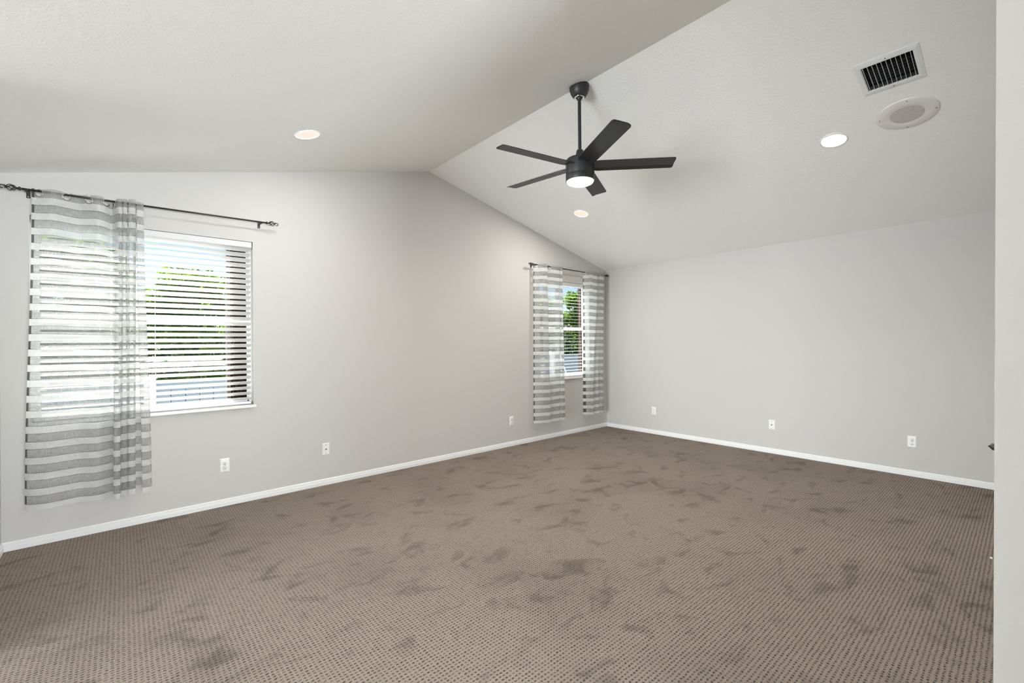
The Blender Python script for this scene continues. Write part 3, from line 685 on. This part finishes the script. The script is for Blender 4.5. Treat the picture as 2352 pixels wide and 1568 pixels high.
# ------------------------------------------------------------------ near wall: door with its handle, door stop
dr = MB().box(DX0+.004, DX1-.004, YF-.08, YF-.045, .012, DZ-.004)
door = dr.build('door_1', MT['white'], kind='structure'); tag(door, 'white closet door in the near wall, only its dark handle showing', 'door')
hx, hz = -3.205, .905
MB().lathe([(.026, .0), (.027, .006), (.012, .010), (.010, .040), (.0125, .055), (.0138, .075), (.0136, .094), (.0120, .0965), (.0060, .1010), (.0022, .1060), (.0001, .1075)], 20, Matrix.Translation((hx, YF-.046, hz)) @ Matrix.Rotation(R(-90), 4, 'X')).build('door_handle', MT['darksteel'], door)
tag(door.children[0], 'dark pointed metal handle')
ds = empty('door_stop', (-2.015, YF+.012, .068), 'small door stop with a white tip low beside the near wall edge', 'door stop')
RXm = Matrix.Rotation(R(-90), 4, 'X')
MB().lathe([(.011, 0), (.011, .004), (.0035, .008), (.0032, .090)], 14, RXm, cap0=True).build('stop_rod', MT['darksteel'], ds)
MB().lathe([(.0032, .087), (.0050, .0875), (.0058, .091), (.0055, .096), (.003, .0985), (.0001, .099)], 14, RXm).build('rubber_tip', MT['rubber'], ds)['label'] = 'white rubber tip'

# ------------------------------------------------------------------ outside: lawn, fence, trees
tag(MB().box(-30, 40, .15, 60, -.4, -.20).build('ground', MT['lawn'], kind='structure'), 'green lawn outside below the windows', 'lawn')
tag(MB().box(-14, 12, .15, 2.9, -.21, -.185).build('bounce_slab', MT['bounce_ground'], kind='structure'), 'unseen pale slab added below the windows to bounce sunlight indoors', 'bounce_ground')  # added out of view to throw sunlight up at the ceiling
def fence_sections():
    n = 0
    xs = [-9.225+1.86*i for i in range(11)]
    for i, x in enumerate(xs):
        g = (x+5)*.0215
        yb = 3.1
        zt = .90+g; zb = -.13
        r = empty('privacy_fence', (x+.93, yb, zb), 'blue-grey vinyl fence panel with white post outside behind the window blinds', 'fence', 'vinyl fence panels outside')
        p = MB()
        for k in range(11):
            xa = x+.065+k*.158; p.box(xa, xa+.150, yb-.011, yb+.011, zb+.06, zt-.10)
        o = p.build('pickets', MT['fence'], r); o.location = -r.location
        for z0, z1 in ((zt-.14, zt-.02), (zb+.02, zb+.14)):
            o = MB().box(x+.06, x+1.796, yb-.022, yb+.022, z0, z1).build('rail', MT['fence'], r, bevel=.004); o.location = -r.location
        o = MB().box(x-.062, x+.062, yb-.062, yb+.062, zb-.08, zt+.02).add([(x-.075, yb-.075, zt+.02), (x+.075, yb-.075, zt+.02), (x+.075, yb+.075, zt+.02), (x-.075, yb+.075, zt+.02), (x, yb, zt+.075)], [(0, 1, 2, 3), (0, 1, 4), (1, 2, 4), (2, 3, 4), (3, 0, 4)]).build('post', MT['fencepost'], r); o.location = -r.location
fence_sections()
# white pole leaning on the fence, seen through the corner window
pl = MB().tube([(2.02, 2.98, 1.25), (2.55, 2.82, -.18)], .016, 12)
tag(pl.build('leaning_pole', MT['fencepost']), 'thin white pole leaning on the fence outside the corner window', 'pole')

def leaves(blobs, n, size, name, mat, parent, flat=.5):
    vs = []; fs = []; tot = sum(b[3]**2 for b in blobs)
    for bx, by, bz, br in blobs:
        k = int(n*br**2/tot)
        d = rng.normal(size=(k, 3)); d /= np.linalg.norm(d, axis=1)[:, None]; rad = br*(.25+.95*rng.random(k)**.8)
        for i in range(k):
            c = Vector((bx+d[i, 0]*rad[i], by+d[i, 1]*rad[i], bz+d[i, 2]*rad[i]*.85)); s = size*rng.uniform(.6, 1.3)
            a = Vector(rng.normal(size=3)); a.z -= .4; a.normalize(); b = a.cross(Vector(rng.normal(size=3))).normalized(); nn = a.cross(b)*s*.12
            q = len(vs); vs += [c-a*s*.5, c-a*s*.1+b*s*.30+nn, c+a*s*.6, c-a*s*.1-b*s*.30+nn]; fs += [(q, q+1, q+2), (q, q+2, q+3)]
    me = bpy.data.meshes.new(name); me.from_pydata([tuple(v) for v in vs], [], fs); me.materials.append(mat); me.update()
    o = bpy.data.objects.new(name, me); COL.objects.link(o); o.parent = parent
    return o
def tree(x, y, top, spread, label, n=5200, size=.16, mat='leaf', base=-.20, low=.35, seed=0):
    rs = np.random.default_rng(seed); root = empty('leafy_tree', (x, y, base), label, 'tree', 'trees beyond the fence')
    H_ = top-base; blobs = []; br = MB()
    br.tube([(0, 0, 0), (.06, .03, H_*.35), (.0, .08, H_*.6), (.05, .05, H_*.85)], [.11, .09, .06, .02], 9)
    for k in range(26):
        a = rs.uniform(0, 2*PI); z = rs.uniform(low, .92)*H_; rr = spread*rs.uniform(.15, .95)*(1.1-.5*z/H_)
        c = (rr*math.cos(a), rr*math.sin(a), z); blobs.append((*c, spread*rs.uniform(.20, .36)))
        br.tube([(.03, .04, max(.2, z-.5*rr-.3)), (c[0]*.5, c[1]*.5, z-.15), c], [.04, .025, .01], 6)
    br.build('trunk', MT['bark'], root)
    leaves(blobs, n, size, 'foliage', MT[mat], root)
tree(-6.6, 9.3, 3.75, 1.55, 'bright leafy tree outside the left part of the wide window', seed=1, n=9000, size=.15, low=.3)
tree(-4.2, 12.6, 3.9, 1.6, 'leafy tree seen low in the middle of the wide window', seed=2, n=11000, size=.16, low=.25)
tree(-2.3, 9.3, 3.9, 1.5, 'leafy tree outside the right edge of the wide window', seed=3, n=9000, size=.15, low=.3)
tree(-10.6, 9.3, 3.9, 1.7, 'leafy tree behind the sheer part of the long curtain', seed=4, n=4000)
tree(6.5, 8.2, 3.1, 1.45, 'low bright tree outside the corner window', seed=5, n=9000, size=.15, low=.35)
tree(9.6, 8.6, 3.75, 1.35, 'taller leafy tree at the right outside the corner window', seed=6, n=9000, size=.15, low=.3)
tree(9.2, 12.0, 3.3, 1.9, 'further leafy tree outside the corner window', seed=8, n=9000, size=.17, low=.25)
def hedge(x0, x1, y, top, label, n):
    root = empty('hedge', ((x0+x1)/2, y, -.20), label, 'hedge', 'hedges behind the fence'); bl = []
    k = int((x1-x0)/.55)
    for i in range(k+1):
        for z in (.35, .95, 1.6): bl.append((x0+(x1-x0)*i/k-(x0+x1)/2+random.uniform(-.1, .1), random.uniform(-.15, .15), z*(top+.20)/2.15, .5))
    o = leaves(bl, n, .15, 'foliage', MT['leafdark'], root); st = MB()
    for i in range(k+1): st.tube([(x0+(x1-x0)*i/k-(x0+x1)/2, 0, 0), (x0+(x1-x0)*i/k-(x0+x1)/2+.05, 0, (top+.20)*.7)], .03, 6)
    st.build('stems', MT['bark'], root)
hedge(-10, -1.5, 7.0, 1.75, 'dark hedge behind the fence outside the wide window', 9000)
hedge(2.2, 10.5, 5.2, 1.60, 'dark hedge behind the fence outside the corner window', 9000)
def palm(x, y, label, seed):
    rs = np.random.default_rng(seed); root = empty('fan_palm', (x, y, -.20), label, 'palm', 'low palms behind the fence'); vs = []; fs = []; st = MB()
    for k in range(14):
        a = rs.uniform(0, 2*PI); el = rs.uniform(.5, 1.2); L = rs.uniform(.95, 1.45)
        tip = Vector((math.cos(a)*math.cos(el)*L*.6, math.sin(a)*math.cos(el)*L*.6, .3+math.sin(el)*L)); st.tube([(0, 0, .2), tuple(tip*.55+Vector((0, 0, .12))), tuple(tip)], [.012, .009, .005], 5)
        ax = Vector((math.cos(a), math.sin(a), -.15)).normalized(); sd = ax.cross(Vector((0, 0, 1))).normalized(); upv = sd.cross(ax)
        for j in range(22):
            b = -1.9+3.8*j/21; dr_ = (ax*math.cos(b)+sd*math.sin(b)+upv*.2).normalized(); l = .46*(.8+.3*math.cos(b)); wv_ = dr_.cross(upv).normalized()*.016
            q = len(vs); e = tip+dr_*l-Vector((0, 0, .12)); mid = tip+dr_*l*.55
            vs += [tip, mid+wv_, e, mid-wv_]; fs += [(q, q+1, q+2), (q, q+2, q+3)]
    me = bpy.data.meshes.new('fronds'); me.from_pydata([tuple(v) for v in vs], [], fs); me.materials.append(MT['frond'])
    o = bpy.data.objects.new('fronds', me); COL.objects.link(o); o.parent = root; st.build('stalks', MT['bark'], root)
for i, (x, lb) in enumerate([(-8.6, 'spiky fan palm behind the fence beyond the sheer curtain'), (-5.0, 'spiky fan palm behind the fence beyond the open slats')]): palm(x, 4.75, lb, 20+i)
